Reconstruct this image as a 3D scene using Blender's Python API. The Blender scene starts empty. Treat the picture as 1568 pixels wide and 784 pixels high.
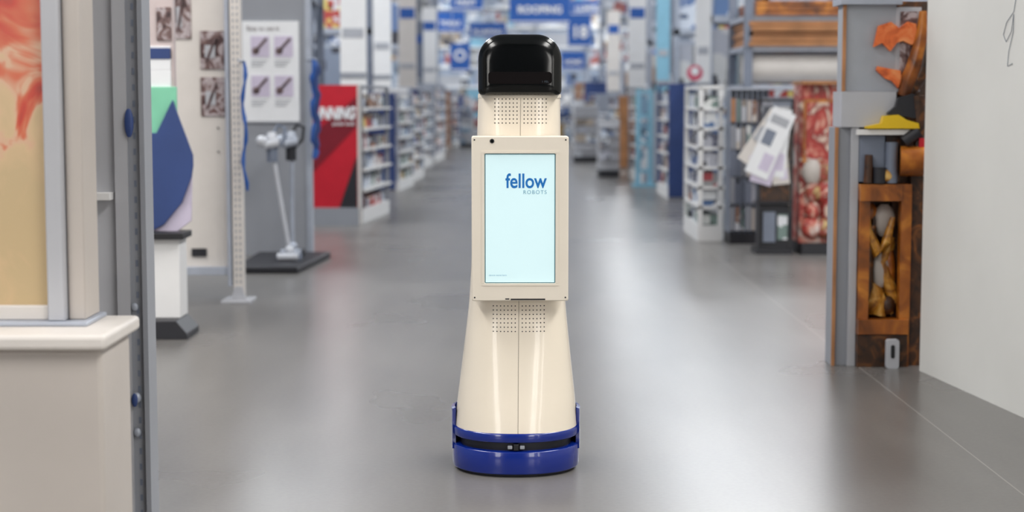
import bpy, bmesh, math, random
from mathutils import Vector, Matrix
random.seed(7)
sc = bpy.context.scene
sc.view_settings.view_transform = 'Standard'
sc.view_settings.look = 'None'
sc.view_settings.exposure = 0.0

# ------------------------------------------------------------------ materials
def s2l(c):
    return tuple((x/12.92 if x <= .04045 else ((x+.055)/1.055)**2.4) for x in [v/255 for v in c])
def mat(name, rgb, rough=.5, metal=0, var=.06, scale=8, coat=0, emit=0, bump=0, spec=.5):
    m = bpy.data.materials.new(name); m.use_nodes = True
    nt = m.node_tree; b = nt.nodes['Principled BSDF']
    c = s2l(rgb)
    b.inputs['Roughness'].default_value = rough
    b.inputs['Metallic'].default_value = metal
    b.inputs['Coat Weight'].default_value = coat
    b.inputs['Specular IOR Level'].default_value = spec
    tc = nt.nodes.new('ShaderNodeTexCoord')
    n = nt.nodes.new('ShaderNodeTexNoise'); n.inputs['Scale'].default_value = scale; n.inputs['Detail'].default_value = 4
    nt.links.new(tc.outputs['Object'], n.inputs['Vector'])
    r = nt.nodes.new('ShaderNodeValToRGB')
    r.color_ramp.elements[0].position = .3; r.color_ramp.elements[1].position = .7
    r.color_ramp.elements[0].color = (*[max(0, x*(1-var)) for x in c], 1)
    r.color_ramp.elements[1].color = (*[min(1, x*(1+var)) for x in c], 1)
    nt.links.new(n.outputs['Fac'], r.inputs['Fac'])
    nt.links.new(r.outputs['Color'], b.inputs['Base Color'])
    if emit:
        nt.links.new(r.outputs['Color'], b.inputs['Emission Color'])
        b.inputs['Emission Strength'].default_value = emit
    if bump:
        bp = nt.nodes.new('ShaderNodeBump'); bp.inputs['Strength'].default_value = bump; bp.inputs['Distance'].default_value = .01
        nt.links.new(n.outputs['Fac'], bp.inputs['Height']); nt.links.new(bp.outputs['Normal'], b.inputs['Normal'])
    return m
def art(name, cols, scale=3, dist=1.5, rough=.35, coord='Object', zgrad=0):
    m = bpy.data.materials.new(name); m.use_nodes = True
    nt = m.node_tree; b = nt.nodes['Principled BSDF']; b.inputs['Roughness'].default_value = rough
    tc = nt.nodes.new('ShaderNodeTexCoord')
    n = nt.nodes.new('ShaderNodeTexNoise'); n.inputs['Scale'].default_value = scale
    n.inputs['Distortion'].default_value = dist; n.inputs['Detail'].default_value = 3
    nt.links.new(tc.outputs[coord], n.inputs['Vector'])
    fac = n.outputs['Fac']
    if zgrad:
        sep = nt.nodes.new('ShaderNodeSeparateXYZ'); nt.links.new(tc.outputs['Generated'], sep.inputs[0])
        ma = nt.nodes.new('ShaderNodeMath'); ma.operation = 'MULTIPLY_ADD'
        nt.links.new(sep.outputs['Z'], ma.inputs[0]); ma.inputs[1].default_value = zgrad
        sub = nt.nodes.new('ShaderNodeMath'); sub.operation = 'SUBTRACT'; nt.links.new(fac, sub.inputs[0]); sub.inputs[1].default_value = zgrad*.5
        nt.links.new(sub.outputs[0], ma.inputs[2]); fac = ma.outputs[0]
    r = nt.nodes.new('ShaderNodeValToRGB'); cr = r.color_ramp
    cr.elements[0].position = cols[0][0]; cr.elements[0].color = (*s2l(cols[0][1]), 1)
    cr.elements[1].position = cols[-1][0]; cr.elements[1].color = (*s2l(cols[-1][1]), 1)
    for p, c in cols[1:-1]:
        e = cr.elements.new(p); e.color = (*s2l(c), 1)
    nt.links.new(fac, r.inputs['Fac']); nt.links.new(r.outputs['Color'], b.inputs['Base Color'])
    return m
def pack(name, rgb, label, scale=9):
    m = bpy.data.materials.new(name); m.use_nodes = True
    nt = m.node_tree; b = nt.nodes['Principled BSDF']; b.inputs['Roughness'].default_value = .45
    tc = nt.nodes.new('ShaderNodeTexCoord'); v = nt.nodes.new('ShaderNodeTexVoronoi'); v.distance='CHEBYCHEV'; v.inputs['Scale'].default_value = scale
    nt.links.new(tc.outputs['Object'], v.inputs['Vector'])
    sp = nt.nodes.new('ShaderNodeSeparateColor'); nt.links.new(v.outputs['Color'], sp.inputs[0])
    r = nt.nodes.new('ShaderNodeValToRGB'); cr = r.color_ramp; cr.interpolation='CONSTANT'
    cr.elements[0].position=0; cr.elements[0].color=(*s2l(rgb),1)
    cr.elements[1].position=.48; cr.elements[1].color=(*s2l(label),1)
    for p,c in ((.66,tuple(x*.7 for x in rgb)),(.8,(224,226,230)),(.94,(60,60,68))):
        e=cr.elements.new(p); e.color=(*s2l(c),1)
    nt.links.new(sp.outputs[0], r.inputs['Fac']); nt.links.new(r.outputs['Color'], b.inputs['Base Color'])
    return m

M = dict(
    cream=mat('robot_cream', (238,227,209), .26, var=.01, coat=.4),
    frame=mat('frame_cream', (228,219,204), .45, var=.01),
    blue=mat('robot_blue', (8,38,128), .2, var=.04, coat=.5),
    black=mat('gloss_black', (3,5,5), .14, var=.1, spec=.45),
    slot=mat('slot_black', (7,2,3), .35, var=.1, spec=.2),
    dark=mat('dark_plastic', (25,25,28), .5),
    dot=mat('hole_dark', (105,95,85), .8),
    screen=mat('screen_glow', (198,224,228), .25, var=.02, scale=2.5, emit=.42),
    tblue=mat('text_blue', (12,104,175), .4, emit=.2),
    tgrey=mat('text_grey', (120,165,185), .4, emit=.12),
    white=mat('white_paint', (232,231,230), .5, var=.02),
    offwhite=mat('offwhite', (214,208,202), .5, var=.03),
    beige=mat('beige_panel', (188,180,173), .45, var=.05, scale=3),
    greyp=mat('grey_panel', (146,149,156), .5, var=.04, scale=3),
    greyl=mat('grey_light', (180,181,186), .45, var=.05, scale=3),
    steel=mat('steel', (172,178,190), .38, metal=.2, var=.08),
    steeld=mat('steel_dark', (120,128,144), .42, metal=.15, var=.1),
    paper=mat('paper', (235,236,238), .6, var=.02),
    ink=mat('photo_ink', (95,76,76), .5, var=.6, scale=18),
    line=mat('print_line', (170,172,178), .6),
    navy=mat('navy', (46,68,122), .5, var=.12, scale=3),
    lblue=mat('light_blue', (135,185,206), .5),
    sblue=mat('sign_blue', (26,84,162), .4, var=.05, emit=.03),
    mint=mat('mint', (130,205,170), .5),
    lav=mat('lavender', (205,195,215), .5),
    red=mat('red_board', (195,24,44), .4, var=.05),
    dred=mat('dark_red', (125,18,36), .4, var=.05),
    blk=mat('matte_black', (34,34,40), .5),
    amber=art('amber_wood', [(.3,(88,46,18)),(.5,(158,88,28)),(.7,(212,136,48))], 5, 1.2, .3),
    brown=art('dark_brown', [(.3,(34,22,14)),(.55,(74,44,22)),(.75,(140,84,34))], 9, 2, .4),
    gold=art('gold_tone', [(.3,(120,70,25)),(.5,(195,135,45)),(.7,(232,190,110))], 14, 1, .28),
    orange=art('orange_cloth', [(.3,(170,70,30)),(.5,(228,110,50)),(.7,(240,150,90))], 12, 1, .5),
    yellow=mat('yellow_paint', (230,190,20), .35),
    wood=mat('plywood', (172,120,78), .6, var=.25, scale=5),
    wallw=mat('wall_paint', (226,225,220), .6, var=.05, scale=1.2),
    shell=mat('shell_paint', (165,175,192), .7, var=.1, scale=.5),
    shelld=mat('shell_dark', (70,72,78), .7, var=.3, scale=.8),
    ceil=mat('ceiling_paint', (215,220,226), .8, var=.03),
    vac=mat('vacuum_grey', (200,202,208), .35, metal=.1),
    cord=mat('cord_blue', (35,85,160), .4),
    pink=mat('pink', (205,90,115), .5),
    crate=mat('crate_grey', (165,169,176), .5),
)
pc=[((185,75,68),(225,205,120)),((70,98,150),(225,226,230)),((215,216,218),(165,70,75)),((95,98,108),(180,120,80)),((200,165,90),(120,60,55)),((128,158,182),(232,234,236)),((150,114,92),(220,212,200)),((222,224,226),(84,115,160)),((118,138,132),(218,220,218)),((178,180,190),(100,102,120)),((155,66,72),(225,220,216)),((188,196,208),(75,100,148))]
P = [pack('product_%d' % i, a, c2, 11) for i,(a,c2) in enumerate(pc)]
cartons = [pack('carton_%d' % i, c, l, 3.5) for i,(c,l) in enumerate([((172,158,144),(212,205,196)),((200,200,200),(168,170,180)),((158,172,190),(120,140,178)),((136,146,164),(194,200,210)),((210,213,219),(100,130,175)),((180,148,124),(222,214,204)),((102,124,165),(208,214,224)),((186,192,203),(170,100,95))])]

# ------------------------------------------------------------------ mesh builder
class MB:
    def __init__(s): s.v=[]; s.f=[]; s.mi=[]; s.ms=[]
    def m(s, mt):
        if mt not in s.ms: s.ms.append(mt)
        return s.ms.index(mt)
    def add(s, vs, fs, mt, X=None):
        o=len(s.v); i=s.m(mt)
        for p in vs:
            p=Vector(p); s.v.append(X@p if X else p)
        for f in fs: s.f.append([o+k for k in f]); s.mi.append(i)
    def box(s,x0,x1,y0,y1,z0,z1,mt,X=None):
        s.add([(x0,y0,z0),(x1,y0,z0),(x1,y1,z0),(x0,y1,z0),(x0,y0,z1),(x1,y0,z1),(x1,y1,z1),(x0,y1,z1)],
              [(0,3,2,1),(4,5,6,7),(0,1,5,4),(1,2,6,5),(2,3,7,6),(3,0,4,7)],mt,X)
    def prismY(s,pts,y0,y1,mt,X=None):
        n=len(pts)
        vs=[(x,y0,z) for x,z in pts]+[(x,y1,z) for x,z in pts]
        fs=[list(range(n)),list(range(2*n-1,n-1,-1))]+[(i,(i+1)%n,n+(i+1)%n,n+i) for i in range(n)]
        s.add(vs,fs,mt,X)
    def loft(s,rings,mt,cap=True):
        n=len(rings[0]); vs=[p for r in rings for p in r]; fs=[]
        for j in range(len(rings)-1):
            for i in range(n):
                fs.append((j*n+i,j*n+(i+1)%n,(j+1)*n+(i+1)%n,(j+1)*n+i))
        if cap: fs+= [list(range(n))[::-1], [(len(rings)-1)*n+i for i in range(n)]]
        s.add(vs,fs,mt)
    def cyl(s,p0,p1,r0,mt,r1=None,n=14):
        s.tube([p0,p1],[r0,r0 if r1 is None else r1],mt,n)
    def tube(s,pts,rs,mt,n=10):
        pts=[Vector(p) for p in pts]
        if not isinstance(rs,(list,tuple)): rs=[rs]*len(pts)
        rings=[]; up=None
        for i,p in enumerate(pts):
            d=(pts[min(i+1,len(pts)-1)]-pts[max(i-1,0)]).normalized()
            if up is None:
                up=d.orthogonal().normalized()
            else:
                up=(up-d*up.dot(d)).normalized()
            w=d.cross(up)
            rings.append([p+(up*math.cos(a)+w*math.sin(a))*rs[i] for a in [2*math.pi*k/n for k in range(n)]])
        s.loft(rings,mt)
    def ball(s,c,r,mt,sx=1,sy=1,sz=1,wob=0):
        rings=[]
        for j in range(1,10):
            t=math.pi*j/10
            rings.append([(c[0]+r*sx*math.sin(t)*math.cos(a)*(1+random.uniform(-wob,wob)),c[1]+r*sy*math.sin(t)*math.sin(a)*(1+random.uniform(-wob,wob)),c[2]-r*sz*math.cos(t)) for a in [2*math.pi*k/16 for k in range(16)]])
        s.loft(rings,mt)
    def build(s,name,parent=None,bevel=0,smooth=True,loc=None,seg=2):
        me=bpy.data.meshes.new(name)
        if parent is not None and loc is None: off=Vector(parent.location); oloc=Vector((0,0,0))
        elif loc is not None: off=Vector((0,0,0)); oloc=Vector(loc)
        else:
            lo=Vector([min(p[i] for p in s.v) for i in range(3)]); hi=Vector([max(p[i] for p in s.v) for i in range(3)])
            off=Vector(((lo.x+hi.x)/2,(lo.y+hi.y)/2,lo.z)); oloc=off
        me.from_pydata([tuple(p-off) for p in s.v],[],s.f)
        for mt in s.ms: me.materials.append(mt)
        for pl,i in zip(me.polygons,s.mi): pl.material_index=i
        bm=bmesh.new(); bm.from_mesh(me); bmesh.ops.recalc_face_normals(bm,faces=bm.faces); bm.to_mesh(me); bm.free()
        ob=bpy.data.objects.new(name,me); sc.collection.objects.link(ob); ob.location=oloc
        if parent is not None: ob.parent=parent
        if bevel:
            b=ob.modifiers.new('bevel','BEVEL'); b.width=bevel; b.segments=seg; b.limit_method='ANGLE'; b.angle_limit=math.radians(40)
        if smooth:
            me.polygons.foreach_set('use_smooth',[True]*len(me.polygons))
            try: me.set_sharp_from_angle(angle=math.radians(35))
            except Exception: pass
        return ob
def text(name,body,parent,loc,width,mt,height=None,offset=0,shear=0,spacing=1):
    cu=bpy.data.curves.new(name,'FONT'); cu.body=body; cu.align_x='CENTER'; cu.align_y='CENTER'; cu.offset=offset; cu.shear=shear
    cu.space_character=spacing
    ob=bpy.data.objects.new(name,cu); sc.collection.objects.link(ob); cu.materials.append(mt)
    bpy.context.view_layer.update()
    k=width/max(ob.dimensions.x,1e-4); ky=k if height is None else height/max(ob.dimensions.y,1e-4)
    ob.scale=(k,ky,1); ob.rotation_euler=(math.pi/2,0,0)
    ob.parent=parent; ob.location=Vector(loc)-(Vector(parent.location) if parent else Vector((0,0,0)))
    return ob
def rrect(x0,x1,z0,z1,r,n=6,rb=None):
    rb=r if rb is None else rb; pts=[]
    for cx,cz,a0,rr in [(x1-rb,z0+rb,-90,rb),(x1-r,z1-r,0,r),(x0+r,z1-r,90,r),(x0+rb,z0+rb,180,rb)]:
        for k in range(n+1):
            a=math.radians(a0+90*k/n); pts.append((cx+rr*math.cos(a),cz+rr*math.sin(a)))
    return pts

# ------------------------------------------------------------------ room shell
def floor_mat():
    m=bpy.data.materials.new('polished_concrete'); m.use_nodes=True; nt=m.node_tree; b=nt.nodes['Principled BSDF']
    L=nt.links.new; N=nt.nodes.new
    tc=N('ShaderNodeTexCoord')
    n1=N('ShaderNodeTexNoise'); n1.inputs['Scale'].default_value=.8; n1.inputs['Detail'].default_value=3; n1.inputs['Roughness'].default_value=.5
    n2=N('ShaderNodeTexNoise'); n2.inputs['Scale'].default_value=55; n2.inputs['Detail'].default_value=5
    mp=N('ShaderNodeMapping'); mp.inputs['Scale'].default_value=(6,1.2,1); n3=N('ShaderNodeTexNoise'); n3.inputs['Scale'].default_value=1.0; n3.inputs['Detail'].default_value=4
    L(tc.outputs['Object'],mp.inputs[0]); L(mp.outputs[0],n3.inputs['Vector'])
    L(tc.outputs['Object'],n1.inputs['Vector']); L(tc.outputs['Object'],n2.inputs['Vector'])
    mx=N('ShaderNodeMix'); mx.data_type='FLOAT'; mx.inputs[0].default_value=.4; L(n1.outputs['Fac'],mx.inputs[2]); L(n2.outputs['Fac'],mx.inputs[3])
    mx2=N('ShaderNodeMix'); mx2.data_type='FLOAT'; mx2.inputs[0].default_value=.3; L(mx.outputs[0],mx2.inputs[2]); L(n3.outputs['Fac'],mx2.inputs[3])
    r=N('ShaderNodeValToRGB'); r.color_ramp.elements[0].position=.25; r.color_ramp.elements[1].position=.75
    r.color_ramp.elements[0].color=(*s2l((99,96,94)),1); r.color_ramp.elements[1].color=(*s2l((127,124,121)),1)
    L(mx2.outputs[0],r.inputs['Fac'])
    sep=N('ShaderNodeSeparateXYZ'); L(tc.outputs['Object'],sep.inputs[0])
    a=N('ShaderNodeMath'); a.operation='ADD'; a.inputs[1].default_value=-1.67; L(sep.outputs['X'],a.inputs[0])
    w=N('ShaderNodeMath'); w.operation='PINGPONG'; w.inputs[1].default_value=3; L(a.outputs[0],w.inputs[0])
    c=N('ShaderNodeMath'); c.operation='LESS_THAN'; c.inputs[1].default_value=.003; L(w.outputs[0],c.inputs[0])
    mc=N('ShaderNodeMix'); mc.data_type='RGBA'; L(c.outputs[0],mc.inputs[0]); L(r.outputs['Color'],mc.inputs[6]); mc.inputs[7].default_value=(*s2l((150,146,142)),1)
    L(mc.outputs[2],b.inputs['Base Color'])
    rr=N('ShaderNodeMapRange'); rr.inputs[1].default_value=.2; rr.inputs[2].default_value=.8; rr.inputs[3].default_value=.26; rr.inputs[4].default_value=.31
    L(n1.outputs['Fac'],rr.inputs[0]); L(rr.outputs[0],b.inputs['Roughness'])
    b.inputs['Specular IOR Level'].default_value=.42
    return m
def solid(name,x0,x1,y0,y1,z0,z1,mt,bevel=0):
    b=MB(); b.box(x0,x1,y0,y1,z0,z1,mt); return b.build(name,bevel=bevel,smooth=False)
fl=MB(); fl.box(-12,12,-6,80,-.2,0,floor_mat()); fl.build('floor',smooth=False,loc=(0,0,0))
solid('ceiling',-12,12,-6,80,7,7.2,M['ceil'])
solid('wall_left',-12.2,-12,-6,80,0,7,M['shell'])
solid('wall_right',12,12.2,-6,80,0,7,M['shell'])
solid('wall_back',-12,12,80,80.2,0,7,M['shell'])
solid('wall_front',-12,12,-6.2,-6,0,7,M['shelld'])
glow=bpy.data.materials.new('highlight_glow'); glow.use_nodes=True; nb=glow.node_tree.nodes['Principled BSDF']  # emission for the added panels behind the camera
nb.inputs['Base Color'].default_value=(.8,.85,.9,1); nb.inputs['Emission Color'].default_value=(1,.96,.9,1); nb.inputs['Emission Strength'].default_value=6.5
for i,x in enumerate((-5.2,4.6,8.2)):  # unseen glowing panels, added for the robot's body highlights and front light
    b=MB(); b.box(x-1.0,x+1.0,-5.99,-5.97,1.2,4.2,glow)
    for xx in (x-1.06,x-.03,x+1.0): b.box(xx,xx+.06,-5.99,-5.92,1.14,4.26,M['steeld'])
    for z in (1.14,2.67,4.2): b.box(x-1.06,x+1.06,-5.99,-5.93,z,z+.06,M['steeld'])
    b.build('highlight_panel_%d'%(i+1),smooth=False)

b=MB(); pts=[(1.935,7.98),(2.62,2.0),(2.74,2.0),(2.055,7.98)]
b.add([(x,y,0) for x,y in pts]+[(x,y,3.0) for x,y in pts],[(3,2,1,0),(4,5,6,7)]+[(i,(i+1)%4,4+(i+1)%4,4+i) for i in range(4)],M['wallw'])
pw=b.build('partition_wall',smooth=False)
def wallpt(t,z,o=.003):
    a=Vector((1.935,7.98,0)); c=Vector((2.62,2.0,0)); d=(c-a).normalized(); nrm=Vector((-abs(d.y),-abs(d.x),0)).normalized()
    p=a+d*t+nrm*o; return (p.x,p.y,z)
b=MB(); b.tube([wallpt(t,z) for t,z in [(1.02,1.70),(1.00,1.64),(.93,1.60),(.90,1.55),(.93,1.52),(.98,1.56),(1.0,1.63),(1.0,1.56),(.96,1.48),(.95,1.42),(1.0,1.43)]],.0013,M['steeld'],6)
b.build('drawing',parent=pw)

# ------------------------------------------------------------------ lights
for y in [-2,6,15,25,35,45,55,65,75]:
    for x in (-4.2,4.2):
        b=MB(); b.box(x-.75,x+.75,y-3,y+3,6.9,7.0,M['white'])
        fx=b.build('ceiling_light',bevel=.01)
        ld=bpy.data.lights.new('lamp','AREA'); ld.shape='RECTANGLE'; ld.size=1.4; ld.size_y=5.8; ld.energy=(500 if y<0 else 470 if y<10 else 450 if y<30 else 500)
        ld.color=(1,.98,.95) if y<12 else (.93,.97,1)
        lo=bpy.data.objects.new('lamp',ld); sc.collection.objects.link(lo); lo.parent=fx; lo.location=(0,0,-.03)
def truss(b,y,z0,z1):
    for z in (z0,z1): b.box(-11.9,11.9,y-.06,y+.06,z-.06,z+.06,M['steel'])
    x=-11.8; k=0
    while x<11.4:
        b.tube([(x,y,z0 if k%2 else z1),(x+.8,y,z1 if k%2 else z0)],.035,M['steel'],6); x+=.8; k+=1
for y,z in ((50.5,4.6),(61.5,4.7),(71.5,4.9)):
    b=MB(); truss(b,y,z,z+.8)
    for x in (-11.5,11.5): b.box(x-.1,x+.1,y-.1,y+.1,0,7,M['steel'])
    b.build('roof_truss')

# ------------------------------------------------------------------ robot
R=bpy.data.objects.new('service_robot',None); sc.collection.objects.link(R); R.location=(.013,5.9,0)
def cat(tab,z):
    for i in range(len(tab)-1):
        if tab[i][0]<=z<=tab[i+1][0]:
            t=(z-tab[i][0])/(tab[i+1][0]-tab[i][0]); p1,p2=tab[i],tab[i+1]; p0=tab[max(i-1,0)]; p3=tab[min(i+2,len(tab)-1)]
            out=[]
            for k in range(1,len(p1)):
                m1=(p2[k]-p0[k])/(p2[0]-p0[0])*(p2[0]-p1[0]); m2=(p3[k]-p1[k])/(p3[0]-p1[0])*(p2[0]-p1[0])
                out.append((2*t**3-3*t*t+1)*p1[k]+(t**3-2*t*t+t)*m1+(-2*t**3+3*t*t)*p2[k]+(t**3-t*t)*m2)
            return out
    return list(tab[-1][1:])
prof=[(.148,.2145,.205,.19,2.25),(.20,.210,.196,.18,2.3),(.261,.204,.183,.165,2.4),(.35,.1935,.167,.15,2.5),(.446,.1825,.152,.14,2.7),
      (.585,.168,.138,.13,2.9),(.80,.158,.128,.12,3),(1.0,.150,.124,.115,3.1),(1.159,.1445,.120,.112,3.2),(1.305,.1415,.117,.11,3.3)]
cxf=lambda z:.009*z
def ring(z,hx,hf,hb,e,n=72,cx=0):
    o=[]
    for k in range(n):
        a=2*math.pi*k/n; c,s_=math.cos(a),math.sin(a)
        x=hx*math.copysign(abs(c)**(2/e),c); y=(hb if s_>0 else hf)*math.copysign(abs(s_)**(2/e),s_)
        o.append((x+cx,y,z))
    return o
b=MB(); zs=[.148+ (1.305-.148)*i/40 for i in range(41)]
b.loft([ring(z,*cat(prof,z),cx=cxf(z)) for z in zs],M['cream']); b.build('body_shell',parent=R,loc=(0,0,0))
def front_y(x,z):
    hx,hf,hb,e=cat(prof,z); return -hf*(1-min(1,abs((x-cxf(z))/hx))**e)**(1/e)
b=MB()
for z0,z1 in ((.152,.60),(1.15,1.30)):
    k=24
    vs=[];fs=[]
    for i in range(k+1):
        z=z0+(z1-z0)*i/k; y=front_y(cxf(z)+.004,z)-.0006
        vs+=[(cxf(z)+.003,y,z),(cxf(z)+.0043,y,z)]
    for i in range(k): fs.append((2*i,2*i+1,2*i+3,2*i+2))
    b.add(vs,fs,M['dot'])
b.build('seam',parent=R,loc=(0,0,0))
b=MB()
for zc0 in (.515,1.205):
    for side in (-1,1):
        for i in range(7):
            for j in range(7):
                x=cxf(zc0)+.004+side*(.012+.0125*i); z=zc0+j*.0135
                if zc0<1: z=.495+j*.0145
                y=front_y(x,z)
                b.cyl((x,y+.002,z),(x,y-.0005,z),.0022,M['dark'],n=8)
b.build('speaker_grille',parent=R,loc=(0,0,0))
b=MB()
def bring(r0,z0,z1,mt,bev=.008,e=2.2):
    b.loft([ring(z0,r0-bev,r0-.012-bev,r0-.012-bev,e),ring(z0+bev*.4,r0-bev*.3,r0-.012-bev*.3,r0-.012-bev*.3,e),ring(z0+bev,r0,r0-.012,r0-.012,e),ring(z1-bev,r0,r0-.012,r0-.012,e),ring(z1-bev*.4,r0-bev*.3,r0-.012-bev*.3,r0-.012-bev*.3,e),ring(z1,r0-bev,r0-.012-bev,r0-.012-bev,e)],mt)
bring(.222,.010,.090,M['blue'],.005)
bring(.221,.120,.152,M['blue'],.005)
bring(.195,.086,.123,M['blk'],.002)
bring(.207,.0,.020,M['blk'],.002)
for sgn in (1,-1):
    outer=[];inner=[]
    for k in range(0,19):
        a=math.radians(-12+k*5.6)
        c,s_=math.cos(a),math.sin(a); e=2.2
        f=lambda r,q:(sgn*r*math.copysign(abs(c)**(2/e),c),(q)*math.copysign(abs(s_)**(2/e),s_))
        outer.append(f(.226,.214)); inner.append(f(.214,.202))
    n=len(outer); vs=[]
    for z in (.07,.215):
        for (x,y) in outer: vs.append((x,y,z if z<.1 else z-.004))
        for (x,y) in inner: vs.append((x,y,z))
    fs=[]
    for i in range(n-1):
        fs+=[(i,i+1,2*n+i+1,2*n+i),(n+i,n+i+1,3*n+i+1,3*n+i),(2*n+i,2*n+i+1,3*n+i+1,3*n+i),(i,i+1,n+i+1,n+i)]
    fs+=[(0,n,3*n,2*n),(n-1,2*n-1,4*n-1,3*n-1)]
    b.add(vs,fs,M['blue'])
b.build('wheel_base',parent=R,loc=(0,0,0))
b=MB()
b.box(-.030,-.014,-.209,-.18,.099,.110,M['greyp']); b.box(.012,.028,-.209,-.18,.099,.110,M['greyp']); b.box(-.01,.008,-.208,-.18,.094,.116,M['dark'])
b.build('lidar_sensor',parent=R,loc=(0,0,0),bevel=.002)
cx=.012; FY=-.205; FB=-.120
fx0,fx1,fz0,fz1=cx-.163,cx+.163,.607,1.162
ix0,ix1,iz0,iz1=cx-.119,cx+.119,.667,1.104
def frame_ring(y,g):return [(x,y,z) for x,z in rrect(fx0+g,fx1-g,fz0+g,fz1-g,.006)]
def in_ring(y,g):return [(x,y,z) for x,z in rrect(ix0-g,ix1+g,iz0-g,iz1+g,.004)]
b=MB()
b.loft([in_ring(FY+.014,0),in_ring(FY+.002,0),in_ring(FY,.002),frame_ring(FY,.003),frame_ring(FY+.003,0),frame_ring(FB,0),frame_ring(FB,.01)],M['frame'],cap=False)
b.box(fx0+.01,fx1-.01,FB-.05,FB-.001,fz0+.01,fz1-.01,M['frame'])
for (x0,x1,z0,z1) in ((ix0-.010,ix1+.010,iz1+.001,iz1+.008),(ix0-.010,ix1+.010,iz0-.008,iz0-.001),(ix0-.010,ix0-.002,iz0,iz1),(ix1+.002,ix1+.010,iz0,iz1)):
    b.box(x0,x1,FY-.002,FY+.002,z0,z1,M['frame'])
for x in (fx0+.010,fx1-.010):
    for z in (fz0+.012,fz1-.012): b.cyl((x,FY+.001,z),(x,FY-.001,z),.0028,M['dark'],n=12)
b.cyl((fx0+.069,FY+.001,fz1-.016),(fx0+.069,FY-.002,fz1-.016),.0075,M['dark'],n=20)
b.cyl((fx0+.069,FY-.001,fz1-.016),(fx0+.069,FY-.003,fz1-.016),.004,M['black'],n=16)
b.box(cx-.032,cx+.085,FY-.0006,FY+.01,fz0+.003,fz0+.008,M['dark']); b.box(cx-.05,cx-.036,FY-.0006,FY+.01,fz0+.005,fz0+.009,M['dark'])
b.build('display_frame',parent=R,loc=(0,0,0))
b=MB(); b.box(ix0,ix1,FY+.008,FY+.016,iz0,iz1,mat('bezel',(60,125,140),.3)); b.box(ix0+.003,ix1-.003,FY+.0065,FY+.009,iz0+.003,iz1-.003,M['screen']); b.build('touch_screen',parent=R,loc=(0,0,0))
def rtext(name,body,x,z,w,mt,h=None,off=0,sp=1):
    t=text(name,body,None,(0,0,0),w,mt,height=h,offset=off,spacing=sp); t.parent=R; t.location=(x,FY+.0055,z)
rtext('logo_text','fellow',cx+.020,1.010,.139,M['tblue'],.050,.017)
rtext('subtitle_text','ROBOTS',cx+.050,.974,.078,M['tgrey'],.013,.005,1.25)
rtext('version_text','device name here',cx-.075,.694,.06,M['tgrey'],.005)
hc=.0125
def hring(y,g):return [(x,y,z) for x,z in rrect(hc-.1415+g,hc+.1415-g,1.298+g*.5,1.504-g,.085-g*.4,12,.018)]
b=MB(); b.loft([hring(-.150,.07),hring(-.148,.04),hring(-.143,.018),hring(-.136,.007),hring(-.126,.0015),hring(-.11,0),hring(.09,0),hring(.11,.006),hring(.122,.02),hring(.126,.05)],M['black'])
b.prismY(rrect(hc-.107,hc+.107,1.337,1.377,.010),-.1508,-.139,M['slot'])
b.build('head_visor',parent=R,loc=(0,0,0))
t=text('head_label','1 FEL',None,(0,0,0),.022,mat('label_dim',(70,80,90)),height=.006); t.parent=R; t.location=(hc+.085,-.1514,1.344)
b=MB(); b.loft([ring(1.290,.1435,.119,.112,3.3,cx=hc),ring(1.302,.1435,.119,.112,3.3,cx=hc)],M['frame']); b.build('neck_collar',parent=R,loc=(0,0,0))
R.rotation_euler=(0,0,math.radians(.6))

# ------------------------------------------------------------------ generic retail fixtures
def products(b,x0,x1,y0,y1,z0,zmax,axis,pal,wmin=.06,wmax=.18):
    a0,a1=(x0,x1) if axis=='x' else (y0,y1); a=a0
    while a<a1-wmin:
        w=min(random.uniform(wmin,wmax),a1-a); h=random.uniform(.5,.97)*(zmax-z0); d=random.uniform(0,.06)
        mt=random.choice(pal); run=random.choice((1,1,2,3))
        for _ in range(run):
            if a+w>a1+1e-4: break
            if axis=='x': b.box(a+.004,a+w-.004,y0+d,y1-.01,z0,z0+h,mt)
            else: b.box(x0+d,x1-d,a+.004,a+w-.004,z0,z0+h,mt)
            a+=w
def gondola(name,x0,x1,y0,y1,h,frame,levels=6,pal=P,end=None,rot=0):
    b=MB()
    b.box(x0,x1,y0,y1,0,.14,M['white'])
    for x in (x0,x1-.04):
        for y in (y0,y1-.04): b.box(x,x+.04,y,y+.04,.14,h,frame)
    if end: b.box(x0,x1-.05,y0-.03,y0,0.02,h,end)
    for i in range(levels):
        z=.14+(h-.14)*i/levels
        if i: b.box(x0,x1+.03,y0,y1,z-.025,z,M['white'])
        products(b,x0+.02,x1-.02,y0+.05,y1-.05,z,z+(h-.14)/levels-.03,'y',pal,.08,.3)
    b.box(x0,x1,y0,y1,h-.01,h+.02,frame)
    o=b.build(name); o.rotation_euler=(0,0,math.radians(rot)); return o
def tall_rack(name,x0,x1,y0,y1,h,frame=None):
    frame=frame or M['steeld']; b=MB(); n=max(1,int(round((x1-x0)/2.3)))
    for i in range(n+1):
        x=x0+(x1-x0-.09)*i/n
        for y in (y0,y1-.09): b.box(x,x+.09,y,y+.09,0,h,frame)
        for j in range(int(h/.9)):
            z=j*.9+.1
            b.tube([(x+.045,y0+.05,z),(x+.045,y1-.05,z+.75)],.018,frame,6)
    z=.15
    while z<h-.3:
        b.box(x0,x1,y0,y0+.05,z-.1,z,M['steel']); b.box(x0,x1,y1-.05,y1,z-.1,z,M['steel']); b.box(x0+.02,x1-.02,y0+.03,y1-.03,z-.02,z,M['greyp'])
        products(b,x0+.1,x1-.1,y0+.03,y1-.03,z,z+1.02,'x',cartons+P[:3],.25,.7)
        z+=1.15
    return b.build(name)
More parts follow.
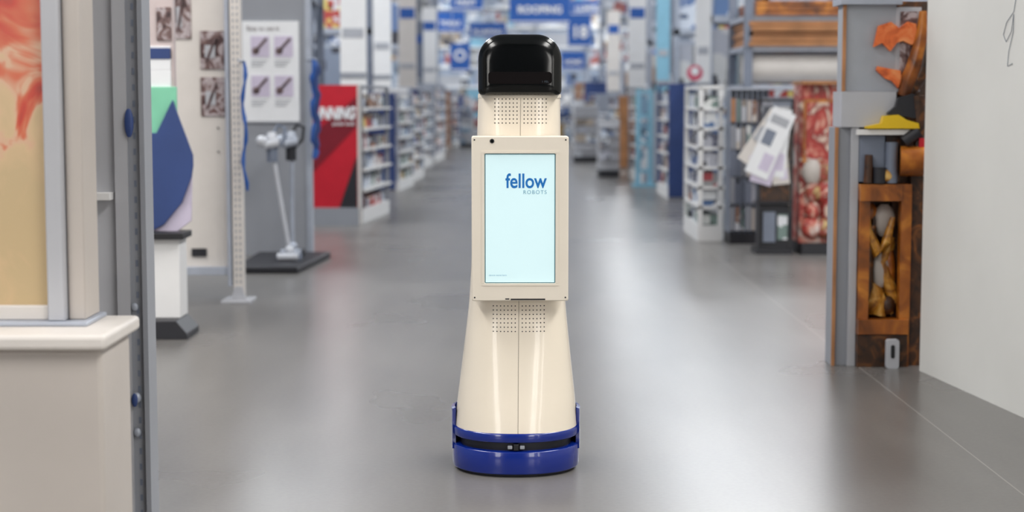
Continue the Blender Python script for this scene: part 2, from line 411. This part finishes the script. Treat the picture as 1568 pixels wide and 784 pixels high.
def end_panel(x0,x1,y,h,mt,z0=0):
    b=MB(); b.box(x0,x1,y,y+.08,z0,h,mt); b.box(x0-.02,x1+.02,y-.05,y+.13,0,.05,M['greyp']); b.box(x0,x1,y-.01,y,h*.42,h*.44,M['greyp'])
    b.box(x0+.03,x1-.03,y-.008,y,h*.55,h*.58,M['line']); b.box(x0+.03,x1-.03,y-.008,y,h*.84,h*.9,M['sblue'])
    return b.build('end_panel',bevel=.004)

gondola('store_shelf',-1.98,-1.46,17.48,19.2,1.40,M['greyp'],rot=-5,pal=[P[i] for i in (0,2,3,6,7,8,9,10,11)])
for (y0,y1,x,en) in ((23.6,25.4,-1.52,'navy'),(26.2,28,-1.50,'white'),(31,33,-1.60,'navy'),(34.6,36.5,-1.5,'steel'),(39,41.2,-1.65,'navy'),(44,46,-1.5,'wood'),(49,51,-1.7,'white'),(56,58.5,-1.5,'navy'),(60,62,-1.9,'lblue')):
    gondola('store_shelf',x-.5,x,y0,y1,1.42+random.uniform(-.1,.15),M['steel'],end=M[en],rot=-3)
for (y0,h) in ((20.2,4),(28.6,4.2),(37.2,4.4),(42.2,4.6),(53,5)):
    tall_rack('pallet_rack',-8.6,-2.35,y0,y0+1.2,h)
end_panel(-1.98,-1.68,19.7,3.6,M['white']); end_panel(-2.3,-2.0,28.3,3.8,M['white']); end_panel(-2.25,-1.9,33.9,3.4,M['offwhite']); end_panel(-2.13,-2.03,22.8,3.2,M['red'])
end_panel(-2.2,-1.85,42.0,3.5,M['white']); end_panel(-2.28,-2.0,38.5,3.0,M['steeld'])
gondola('store_shelf',1.68,1.90,15.3,16.6,1.38,M['white'],levels=7,pal=[P[i] for i in (2,3,5,7,8,9,11)])
gondola('store_shelf',2.0,2.36,21.75,23.4,1.45,M['navy'],end=M['navy'])
for (y0,y1,x,en) in ((25.9,28,1.95,'steel'),(31,33,1.9,'wood'),(36.4,38,1.75,'steel'),(40.5,42,1.7,'navy'),(46.5,48.5,1.7,'wood'),(50.8,52,1.5,'white'),(57,60,1.8,'steel')):
    gondola('store_shelf',x,x+.6,y0,y1,1.35+random.uniform(-.1,.4),M['steel'],end=M[en],rot=2)
for (y0,h) in ((18.9,2.9),(24.2,4),(29,4.2),(34.6,4.4),(43.0,2.2),(52.8,5)):
    tall_rack('pallet_rack',2.75,9.0,y0,y0+1.2,h,M['steel'])
end_panel(2.46,2.66,22.9,3.4,M['white']); end_panel(2.4,2.62,28.4,3.6,M['lblue']); end_panel(2.3,2.65,33.8,3.4,M['white']); end_panel(2.2,2.5,39.6,3.3,M['offwhite']); end_panel(2.62,2.72,20.6,3.2,M['lblue'])
b=MB()
for x in (1.80,1.98): b.box(x,x+.07,24.75,24.82,0,1.42,M['lblue'])
for z in (.2,.6,1.0,1.35): b.box(1.80,2.05,24.76,24.81,z,z+.05,M['lblue'])
for z in (.25,.65,1.05): b.box(1.87,1.98,24.78,24.98,z,z+.28,P[5])
b.box(1.76,2.09,24.6,25.0,0,.04,M['lblue']); b.build('display_stand')
def stack(x0,x1,y0,y1,h,pal):
    b=MB(); b.box(x0,x1,y0,y1,0,.12,M['blk'])
    z=.12
    while z<h:
        hh=random.uniform(.10,.2); products(b,x0+.02,x1-.02,y0+random.uniform(0,.05),y1,z,z+hh,'x',pal,.10,.25); b.box(x0,x1,y0+.02,y1,z+hh,z+hh+.012,M['greyl']); z+=hh+.012
    b.box(x0,x1,y0+.07,y1,.12,h*.95,M['greyl']); b.build('merchandise_stack')
stack(1.42,1.75,27.6,28.4,1.0,[P[6],P[9],P[7],P[3],P[11]])
stack(1.25,1.72,34,35,1.2,[P[9],cartons[0],cartons[4],P[6],P[7]])
stack(-1.35,-1.0,44,44.8,1.0,[P[5],cartons[6],P[7]])
for x0 in (-9,-3,3):
    b=MB()
    for x in (x0,x0+1.95,x0+3.9,x0+5.8):
        b.box(x,x+.1,68,68.1,0,5.6,M['steel']); b.box(x,x+.1,69.1,69.2,0,5.6,M['steel'])
    for k in range(7):
        z=.2+k*.78; b.box(x0,x0+5.9,68,69.2,z-.08,z,M['white']); products(b,x0+.1,x0+5.8,68.05,69.1,z,z+.72,'x',cartons+[M['lblue'],M['white'],M['greyl'],P[5],P[9],P[11]],.15,.5)
    b.build('pallet_rack')
for (x,y,mt,h) in ((1.35,48.5,M['white'],1.2),(1.0,54,M['wood'],1.0),(-1.3,62.5,M['lblue'],1.6),(.9,63,M['white'],1.5),(-.2,65,M['offwhite'],1.7),(.3,60,M['lblue'],1.0)):
    b=MB(); b.box(x-.4,x+.4,y,y+.5,0,.12,M['greyp']); b.box(x-.37,x+.37,y+.1,y+.45,.12,h,mt)
    products(b,x-.35,x+.35,y,y+.1,.12,h*.5,'x',P,.1,.3); products(b,x-.35,x+.35,y,y+.1,h*.5,h-.1,'x',P,.1,.3); b.build('promo_display')

def sign(x0,x1,z0,z1,y,body=None,tw=.7,circle=False):
    b=MB(); b.box(x0,x1,y,y+.05,z0,z1,M['sblue'])
    b.box(x0+.02,x1-.02,y-.004,y,z0+.02,z0+.05,M['white'])
    for x in (x0+.1*(x1-x0),x1-.1*(x1-x0)): b.cyl((x,y+.025,z1),(x,y+.025,7),.008,M['steel'],n=6)
    if circle:
        cxx=(x0+x1)/2; cz=(z0+z1)/2+.05; r=.3*(x1-x0)
        pts=[(cxx+r*math.cos(a*math.pi/12),cz+r*math.sin(a*math.pi/12)) for a in range(24)]
        b.prismY(pts,y-.008,y,M['white']); 
        pts=[(cxx+r*.6*math.cos(a*math.pi/12),cz+r*.6*math.sin(a*math.pi/12)) for a in range(24)]
        b.prismY(pts,y-.012,y-.006,M['sblue'])
    o=b.build('hanging_sign',smooth=False)
    if body: text('sign_text',body,o,((x0+x1)/2,y-.01,(z0+z1)/2-.05),(x1-x0)*tw,M['white'],offset=.035)
sign(-.06,1.36,3.02,3.75,40,'ROOFING',.72)
sign(-1.8,-.85,3.8,4.35,49.5,'PAINT',.6)
sign(-1.36,-.19,3.2,3.69,55,'PLUMBING',.8)
sign(-1.33,-.91,1.85,2.45,36.8,None,circle=True)
sign(1.49,2.1,2.63,3.51,45.5,'18',.6)
sign(3.2,4.1,2.4,2.91,45.5,'DOORS',.7)
sign(2.0,3.4,4.2,4.7,60,'LUMBER',.7)
sign(3.0,3.5,3.05,3.5,38,'21',.5)
sign(-2.6,-1.6,3.5,4.2,58,'TOOLS',.7)
sign(.2,1.3,4.0,4.5,64,'LIGHTING',.8)
sign(1.6,2.4,2.2,2.8,56,'HOME',.7)
sign(-1.2,-.3,2.4,2.9,63,'SALE',.7)

# ------------------------------------------------------------------ LEFT: red display
b=MB(); b.box(-2.75,-1.55,17.2,17.40,.18,1.42,M['red']); b.box(-2.75,-1.55,17.15,17.40,0,.18,M['greyp']); b.box(-1.56,-1.545,17.19,17.41,0,1.43,M['offwhite'])
b.prismY([(-2.75,.3),(-1.57,1.30),(-1.57,1.0),(-2.2,.35),(-2.45,.18),(-2.75,.18)],17.195,17.2,M['dred'])
b.prismY([(-1.75,.18),(-1.57,.18),(-1.57,.7)],17.19,17.2,M['blk'])
o=b.build('promo_board'); text('board_text','RUNNING',o,(-1.83,17.185,1.13),.50,M['paper'],height=.13,offset=.05,shear=.3); text('board_subtext','power tools',o,(-1.70,17.185,1.03),.22,M['paper'],height=.045,offset=.02)

# ------------------------------------------------------------------ LEFT: grey panel with poster
b=MB(); b.box(-2.9,-1.66,13.9,14.0,0,2.6,M['greyp']); b.box(-1.68,-1.64,13.88,14.02,0,2.6,M['steel'])
b.box(-2.19,-1.73,13.885,13.9,1.09,1.91,M['paper'])
b.box(-2.19,-1.73,13.88,13.886,1.085,1.10,M['greyp'])
for (x,z) in ((-2.12,1.62),(-1.93,1.62),(-2.12,1.30),(-1.93,1.30)):
    b.box(x,x+.15,13.878,13.886,z,z+.17,M['lav'])
    b.tube([(x+.02,13.874,z+.03),(x+.13,13.874,z+.15)],.012,M['ink'],6); b.ball((x+.04,13.876,z+.05),.03,M['ink'],1,.2,1)
    for k in range(3): b.box(x,x+.13-.02*k,13.88,13.886,z-.035-k*.02,z-.028-k*.02,M['line'])
o=b.build('poster_panel'); text('poster_title','Easy to use it',o,(-2.02,13.876,1.85),.26,M['ink'])
b=MB(); pts=[(-2.05,12.45),(-1.58,12.45),(-1.47,13.7),(-2.05,13.7)]
b.add([(x,y,0) for x,y in pts]+[(x,y,.05) for x,y in pts],[(3,2,1,0),(4,5,6,7)]+[(i,(i+1)%4,4+(i+1)%4,4+i) for i in range(4)],M['blk'])
b.build('floor_tray',bevel=.01)
def vacuum(x,y,dx,c1,c2):
    b=MB()
    b.box(x+dx-.09,x+dx+.09,y-.10,y+.06,.055,.10,c2); b.cyl((x+dx-.08,y-.1,.08),(x+dx+.08,y-.1,.08),.03,c1)
    b.ball((x+dx,y-.01,.12),.04,c1)
    b.tube([(x+dx,y,.12),(x+dx*.5,y+.02,.5),(x+.01,y+.04,.84)],.016,c1)
    b.cyl((x,y+.04,.80),(x,y+.04,.98),.042,c2); b.cyl((x,y+.04,.98),(x,y+.04,1.03),.05,c1,.03)
    b.cyl((x-.06,y-.02,.93),(x+.05,y+.02,.95),.036,c1); b.ball((x-.07,y-.02,.96),.045,c1)
    b.tube([(x,y+.06,1.0),(x+.04,y+.1,1.08),(x+.10,y+.06,1.06),(x+.09,y+.03,.96),(x+.03,y+.02,.9)],.014,c2)
    b.build('stick_vacuum')
vacuum(-1.84,13.0,.13,M['vac'],M['steeld']); vacuum(-1.74,13.35,.01,M['steel'],M['blk'])
b=MB()
b.tube([(-1.60+.012*math.sin(k*1.4),13.80+.01*math.cos(k*1.3),1.60-.05*k) for k in range(17)],[.020+.009*(k%2) for k in range(17)],M['cord'],8)
b.tube([(-1.575+.012*math.sin(k*1.3+1),13.78,1.55-.047*k) for k in range(15)],[.016+.008*(k%2) for k in range(15)],M['navy'],8)
b.cyl((-1.66,13.87,1.60),(-1.58,13.79,1.60),.01,M['steel'])
b.build('bead_chain')

# ------------------------------------------------------------------ LEFT: cream display board
sepia=art('sepia_photo',[(.35,(60,42,44)),(.5,(120,95,92)),(.6,(190,180,182)),(.75,(90,50,45))],14,1.2,.4)
b=MB(); b.box(-2.7,-1.80,10.78,10.86,.21,2.6,M['offwhite']); b.box(-2.7,-1.79,10.72,10.86,.17,.22,M['steel'])
b.box(-1.80,-1.775,10.7,10.95,.1,2.6,M['steel'])
b.box(-2.7,-2.65,10.8,10.86,0,.2,M['steel'])
for (x0,x1,z0,z1) in ((-1.965,-1.815,1.47,1.71),(-1.965,-1.815,1.175,1.42),(-2.14,-2.02,1.66,1.95)):
    b.box(x0,x1,10.77,10.78,z0,z1,sepia); b.box(x0+.03,x1-.055,10.765,10.77,z0+.07,z1-.09,M['greyl']); b.tube([(x0+.04,10.765,z0+.05),(x1-.05,10.765,z1-.04)],.009,M['ink'],6)
b.box(-2.04,-1.945,10.765,10.78,.285,.335,M['blk'])
for z in (.9,.75,.6): b.ball((-1.86,10.775,z+.35),.006,M['dark'])
b.build('display_board',bevel=.002)
b=MB(); b.box(-1.765,-1.70,10.70,10.78,.02,2.6,M['offwhite'])
for k in range(62):
    z=.08+k*.04
    for x in (-1.748,-1.722): b.box(x,x+.007,10.698,10.702,z,z+.02,M['steeld'])
b.box(-1.83,-1.645,10.60,10.86,0,.018,M['greyl']); b.add([(-1.78,10.69,.018),(-1.685,10.69,.018),(-1.71,10.69,.1),(-1.755,10.69,.1),(-1.78,10.70,.018),(-1.685,10.70,.018),(-1.71,10.70,.1),(-1.755,10.70,.1)],[(0,1,2,3),(4,5,6,7),(0,1,5,4),(1,2,6,5),(2,3,7,6),(3,0,4,7)],M['greyl'])
b.build('perforated_upright',bevel=.002)
b=MB(); b.tube([(-1.675+.012*math.sin(k*.8),10.66+.01*math.cos(k),1.52-.045*k) for k in range(19)],[.008+.003*(k%3) for k in range(19)],M['cord'],8); b.cyl((-1.69,10.66,1.52),(-1.69,10.75,1.52),.006,M['steel'])
b.cyl((-1.71,10.66,1.52),(-1.67,10.66,1.52),.006,M['steel'])
b.build('hanging_strap')

# ------------------------------------------------------------------ LEFT: brochure stand
b=MB()
b.box(-2.3,-1.84,9.3,9.36,1.1,2.3,mat('pinkish_panel',(205,190,188))); b.box(-2.3,-2.22,9.3,9.36,.04,1.1,M['steel'])
b.box(-1.99,-1.855,9.285,9.3,1.44,1.57,M['paper']); b.box(-1.99,-1.855,9.28,9.3,1.50,1.56,M['navy']); b.box(-1.99,-1.855,9.285,9.3,1.33,1.44,M['paper'])
b.box(-1.99,-1.825,9.27,9.3,1.08,1.35,M['mint'])
b.box(-1.93,-1.85,9.29,9.3,1.60,1.78,sepia)
b.prismY([(-2.1,1.10),(-1.93,1.10),(-1.84,1.28),(-1.82,1.22),(-1.735,.98),(-1.735,.92),(-1.745,.86),(-1.80,.72),(-1.90,.60),(-2.1,.5)],9.24,9.26,M['navy'])
b.prismY([(-2.1,1.1),(-1.77,1.08),(-1.745,.9),(-1.755,.62),(-1.86,.54),(-2.1,.45)],9.265,9.285,M['lav'])
b.box(-2.1,-1.80,9.15,9.36,.10,.56,M['white']); b.box(-2.12,-1.77,9.1,9.36,.53,.565,M['dark'])
b.box(-2.2,-1.98,9.27,9.36,.5,1.3,M['beige'])
b.prismY([(-2.15,0),(-1.74,0),(-1.74,.03),(-1.80,.10),(-2.15,.10)],9.02,9.36,M['blk'])
b.build('brochure_stand',bevel=.003)

# ------------------------------------------------------------------ LEFT foreground
b=MB()
b.prismY(rrect(-2.2,-1.035,0,.66,.02),4.24,4.56,M['beige'])
b.box(-2.22,-1.015,4.20,4.60,.66,.70,M['offwhite'])
b.build('counter_cabinet',bevel=.012,seg=3)
poster=art('orange_print',[(.26,(196,172,132)),(.45,(208,178,138)),(.53,(212,170,140)),(.60,(205,105,70)),(.68,(195,60,40)),(.78,(140,50,38)),(.88,(220,200,188))],4.8,1.6,.3,zgrad=.75)
b=MB()
b.box(-2.2,-1.162,4.47,4.56,.712,2.2,M['beige'])
b.box(-1.207,-1.162,4.38,4.47,.712,2.2,M['greyl']); b.box(-1.160,-1.115,4.41,4.56,.712,2.2,M['beige'])
b.box(-2.2,-1.209,4.40,4.45,.712,.75,M['offwhite']); b.box(-2.2,-1.10,4.36,4.58,.70,.712,M['steel'])
dc=b.build('display_case',bevel=.004)
b=MB(); b.box(-2.18,-1.209,4.42,4.44,.75,1.75,poster); b.build('printed_panel',parent=dc)
b=MB()
b.box(-2.2,-1.118,4.80,4.86,0,2.2,M['greyl'])
b.box(-1.117,-1.080,4.775,4.80,0,2.2,M['greyl']); b.box(-1.080,-1.044,4.785,4.80,0,2.2,M['greyp']); b.box(-1.044,-1.030,4.765,4.87,0,2.2,M['greyp'])
b.box(-1.29,-1.125,4.74,4.80,1.005,1.025,M['white']); 
for x in (-1.27,-1.235,-1.19): b.box(x,x+.014,4.75,4.80,.66,1.004,M['white'])
b.box(-1.28,-1.15,4.75,4.80,.65,.664,M['white'])
b.ball((-1.225,4.745,.90),.008,M['dark'],1,.7,6)
for k in range(48):
    z=.05+k*.045; b.box(-1.065,-1.058,4.783,4.7855,z,z+.018,M['steeld'])
for z,r in ((.70,.010),(.44,.013),(.34,.011),(1.6,.009)): b.ball((-1.068,4.775,z),r,M['steel'],1,.6,1.2)
b.ball((-1.072,4.765,1.22),.013,M['navy'],1,.5,3.2); b.ball((-1.072,4.765,.435),.009,M['navy'],1,.5,2.2)
b.build('shelving_frame',bevel=.0015)

# ------------------------------------------------------------------ RIGHT: cluttered rack
b=MB()
b.box(1.545,1.655,8.15,8.30,0,1.15,M['greyp']); b.box(1.62,1.658,8.13,8.149,0,1.15,M['greyl']); b.box(1.545,1.56,8.13,8.149,0,1.15,M['wood'])
b.box(1.57,1.83,8.12,8.34,1.151,1.32,M['greyl']); b.box(1.58,1.83,8.16,8.30,1.321,1.73,M['crate']); b.box(1.56,1.85,8.12,8.34,1.731,1.76,M['steel']); b.box(1.575,1.59,8.14,8.159,1.321,1.73,M['wood'])
b.box(1.64,1.90,8.08,8.119,1.115,1.14,M['white'])
b.box(1.84,1.99,8.20,8.34,0,1.75,M['brown']); b.box(1.83,1.95,8.16,8.199,1.32,1.72,M['greyl']); b.box(1.85,1.93,8.155,8.16,1.36,1.7,sepia)
b.box(1.66,1.839,8.30,8.34,0,1.15,M['brown'])
for x in (1.662,1.86): b.box(x,x+.05,8.10,8.16,0,.88,M['amber'])
b.box(1.911,1.975,8.13,8.2,0,.92,M['brown'])
b.box(1.66,1.859,8.08,8.29,.80,.88,M['amber']); b.box(1.66,1.90,8.075,8.29,.16,.23,M['amber']); b.box(1.66,1.90,8.09,8.29,0,.155,M['brown'])
b.box(1.66,1.72,8.17,8.29,.235,.80,M['brown']); b.box(1.72,1.86,8.27,8.295,.23,.80,M['brown'])
b.cyl((1.85,8.10,.99),(1.965,8.08,.99),.072,M['amber'],n=20); b.box(1.66,1.78,8.12,8.29,.89,1.11,M['steeld']); b.box(1.79,1.86,8.14,8.28,.885,1.11,M['brown'])
b.cyl((1.70,8.10,.885),(1.70,8.10,1.02),.024,M['brown'],.018); b.cyl((1.75,8.09,.885),(1.75,8.09,.96),.03,M['blk']); b.cyl((1.81,8.11,.885),(1.81,8.11,1.08),.03,M['steeld']); b.ball((1.78,8.10,.92),.035,M['gold'],1,.8,.9,.1)
for (x,pts) in enumerate([[(1.70,.80),(1.705,.66),(1.76,.55),(1.80,.60),(1.83,.72)],[(1.69,.23),(1.72,.38),(1.71,.55),(1.73,.68)],[(1.84,.25),(1.80,.33),(1.78,.24)],[(1.84,.62),(1.79,.5),(1.83,.38),(1.86,.30)],[(1.72,.78),(1.75,.70),(1.73,.62),(1.78,.5)]]):
    b.tube([(px,8.14+.015*x,pz) for px,pz in pts],[.012,.024,.032,.024,.012][:len(pts)],M['gold'] if x not in (1,4) else M['brown'],10)
b.ball((1.80,8.2,.70),.055,M['beige'],1,.6,1.5,.04); b.ball((1.785,8.19,.46),.05,M['beige'],.9,.6,1.8,.04); b.ball((1.75,8.19,.32),.055,M['gold'],1.1,.6,1.5,.05); b.ball((1.83,8.2,.45),.04,M['amber'],.8,.8,3,.05); b.ball((1.74,8.2,.58),.045,M['brown'],.8,.7,2,.1); b.ball((1.73,8.2,.74),.04,M['amber'],.9,.7,1.2,.05); b.ball((1.82,8.17,.29),.04,M['brown'],.9,.7,1.2,.05); b.ball((1.83,8.2,.58),.03,M['gold'],.9,.7,1.3,.05)
b.prismY([(1.68,1.145),(1.93,1.145),(1.925,1.17),(1.87,1.185),(1.83,1.21),(1.76,1.205),(1.75,1.17),(1.68,1.155)],8.06,8.118,M['yellow'])
b.prismY([(1.78,1.215),(1.93,1.19),(1.94,1.27),(1.90,1.31),(1.83,1.29),(1.82,1.25)],8.08,8.118,M['blk'])
b.cyl((1.86,8.08,1.08),(1.93,8.08,1.13),.03,M['blk']); b.box(1.93,1.955,8.06,8.1,1.05,1.10,M['red'])
b.prismY([(1.72,1.53),(1.76,1.55),(1.80,1.51),(1.83,1.55),(1.86,1.56),(1.90,1.54),(1.93,1.56),(1.92,1.64),(1.88,1.65),(1.84,1.62),(1.80,1.65),(1.74,1.63)],8.13,8.155,M['orange'])
b.prismY([(1.735,1.42),(1.78,1.38),(1.81,1.37),(1.84,1.335),(1.855,1.38),(1.85,1.42),(1.79,1.43),(1.74,1.44)],8.13,8.155,M['orange'])
b.tube([(1.87,8.14,1.30),(1.89,8.13,1.38),(1.92,8.13,1.45),(1.94,8.13,1.54),(1.95,8.13,1.62),(1.95,8.13,1.70)],[.03,.040,.040,.034,.026,.018],M['amber'],12)
b.tube([(1.90,8.14,1.32),(1.955,8.13,1.42),(1.975,8.13,1.55)],[.03,.04,.03],M['brown'],12)
b.tube([(1.93,8.1,1.30),(1.94,8.1,1.15),(1.93,8.1,1.0)],[.035,.025,.02],M['brown'],10)
b.prismY(rrect(1.79,1.85,0,.14,.012),8.035,8.07,M['greyl']); b.prismY(rrect(1.81,1.828,.05,.115,.009),8.031,8.035,M['dark'])
b.box(1.80,1.84,8.06,8.09,.02,.05,M['steel'])
b.build('tool_rack',bevel=.0025)

# ------------------------------------------------------------------ RIGHT mid
b=MB(); b.box(1.93,2.3,15.0,15.4,0,.1,M['blk'])
for k in range(8):
    x=1.92+k*.047; b.box(x,x+.010,15.0,15.3,.1,1.36,M['steeld'])
    for z in (.12,.36,.6,.84,1.08):
        dy=.012*(k%3)
        b.box(x+.010,x+.046,15.0+dy,15.25,z,z+random.uniform(.18,.23),random.choice([P[6],P[9],cartons[0],P[8],M['beige'],M['wood'],M['steeld'],M['greyp'],M['greyp']]))
b.box(1.92,2.31,14.98,15.32,1.361,1.38,M['steel']); b.build('magazine_rack')
b=MB()
for x in (2.03,2.30): b.box(x,x+.02,14.0,14.03,0,1.28,M['blk'])
b.box(2.02,2.32,13.98,14.3,0,.05,M['blk']); b.box(2.05,2.30,14.04,14.25,.05,.41,M['blk']); b.box(2.08,2.18,14.02,14.04,.1,.35,M['steeld']); b.box(2.2,2.28,14.02,14.04,.12,.33,P[8])
for z in (.42,.75,1.0,1.26): b.box(2.03,2.32,13.99,14.2,z,z+.02,M['blk'])
b.box(2.06,2.3,14.05,14.2,.44,.74,M['brown']); b.box(2.06,2.3,14.05,14.2,.78,1.0,M['brown']); b.box(2.08,2.3,14.05,14.2,1.02,1.22,P[3])
for (px,pz,ang,yy,hw,hh,mt) in ((2.06,.95,34,13.975,.09,.24,'offwhite'),(2.18,.92,6,13.982,.09,.28,'paper'),(2.10,.80,16,13.968,.09,.22,'lav'),(2.12,.92,24,13.955,.10,.29,'paper'),(2.20,.76,-6,13.985,.07,.18,'offwhite'),(2.12,1.03,44,13.965,.06,.15,'line')):
    X=Matrix.Translation((px,yy,pz))@Matrix.Rotation(math.radians(ang),4,'Y')
    b.box(-hw,hw,-.003,.003,-hh,hh,M[mt],X)
    b.box(-hw*.8,hw*.7,-.0045,-.003,hh*.55,hh*.8,M['line'],X); b.box(-hw*.8,hw*.1,-.0045,-.003,-hh*.1,hh*.35,M['steeld'],X); b.box(-hw*.1,hw*.8,-.0045,-.003,-hh*.8,-hh*.3,M['lav'],X)
b.build('news_stand')
flor=art('red_white_print',[(.3,(236,226,220)),(.42,(210,150,130)),(.5,(180,62,54)),(.58,(140,48,44)),(.66,(222,202,184))],5,1.5,.5)
flor2=art('earthy_print',[(.3,(210,185,125)),(.45,(140,90,62)),(.55,(165,66,56)),(.7,(228,218,200))],7,1.5,.5)
b=MB(); b.box(2.39,2.97,13.95,14.5,0,.09,M['blk']); b.box(2.39,2.97,14.1,14.5,.09,1.40,flor); b.box(2.38,2.98,14.0,14.5,1.401,1.43,M['wood'])
b.box(2.41,2.68,14.07,14.1,.75,1.28,M['amber'])
b.box(2.43,2.66,14.06,14.07,.78,1.25,flor)
for k in range(16):
    b.ball((2.50+.11*(k%4)+random.uniform(-.02,.02),14.06,.22+.15*(k//4)+random.uniform(-.02,.02)),.08,(flor,flor2,M['beige'],flor2,flor)[k%5],random.uniform(.8,1.1),.7,random.uniform(.9,1.5),.06)
b.build('bag_display')
b=MB()
for x in (2.30,3.35):
    for y in (16.9,18.1): b.box(x,x+.08,y,y+.08,0,2.7,M['steeld'])
for z in (.15,1.42,1.80,2.10): b.box(2.3,3.43,16.92,18.15,z-.05,z,M['steel'])
for k in range(5): b.box(2.34+.02*(k%2),3.40,16.86+.02*(k%3),18.2,1.80+.05*k,1.842+.05*k,M['wood'])
for k in range(3): b.box(2.40,3.30,16.86,18.2,2.10+.05*k,2.142+.05*k,M['amber'])
for k in range(2): b.cyl((2.36,17.1+.3*k,1.58),(3.38,17.1+.3*k,1.58),.15,M['offwhite'],n=24)
b.box(2.34,3.38,17.0,18.1,.15,1.1,cartons[0]); b.build('lumber_rack')
b=MB(); b.cyl((2.28,21.3,0),(2.28,21.3,1.5),.012,M['steel']); b.cyl((2.28,21.3,0),(2.28,21.3,.02),.15,M['blk'],n=20)
b.prismY([(2.28+.10*math.cos(a*math.pi/12),1.60+.10*math.sin(a*math.pi/12)) for a in range(24)],21.28,21.3,M['pink'])
b.prismY([(2.28+.05*math.cos(a*math.pi/12),1.62+.05*math.sin(a*math.pi/12)) for a in range(24)],21.275,21.28,M['paper']); b.build('round_sign')

# ------------------------------------------------------------------ world + camera
w=bpy.data.worlds.new('world'); sc.world=w; w.use_nodes=True
w.node_tree.nodes['Background'].inputs[0].default_value=(.8,.9,1,1); w.node_tree.nodes['Background'].inputs[1].default_value=.3
cd=bpy.data.cameras.new('camera'); co=bpy.data.objects.new('camera',cd); sc.collection.objects.link(co)
co.location=(0,0,1.29); co.rotation_euler=(math.radians(90-5.32),0,0)
cd.lens=59.7; cd.sensor_width=36; cd.clip_end=200
cd.dof.use_dof=True; cd.dof.focus_distance=5.72; cd.dof.aperture_fstop=2.2
sc.camera=co
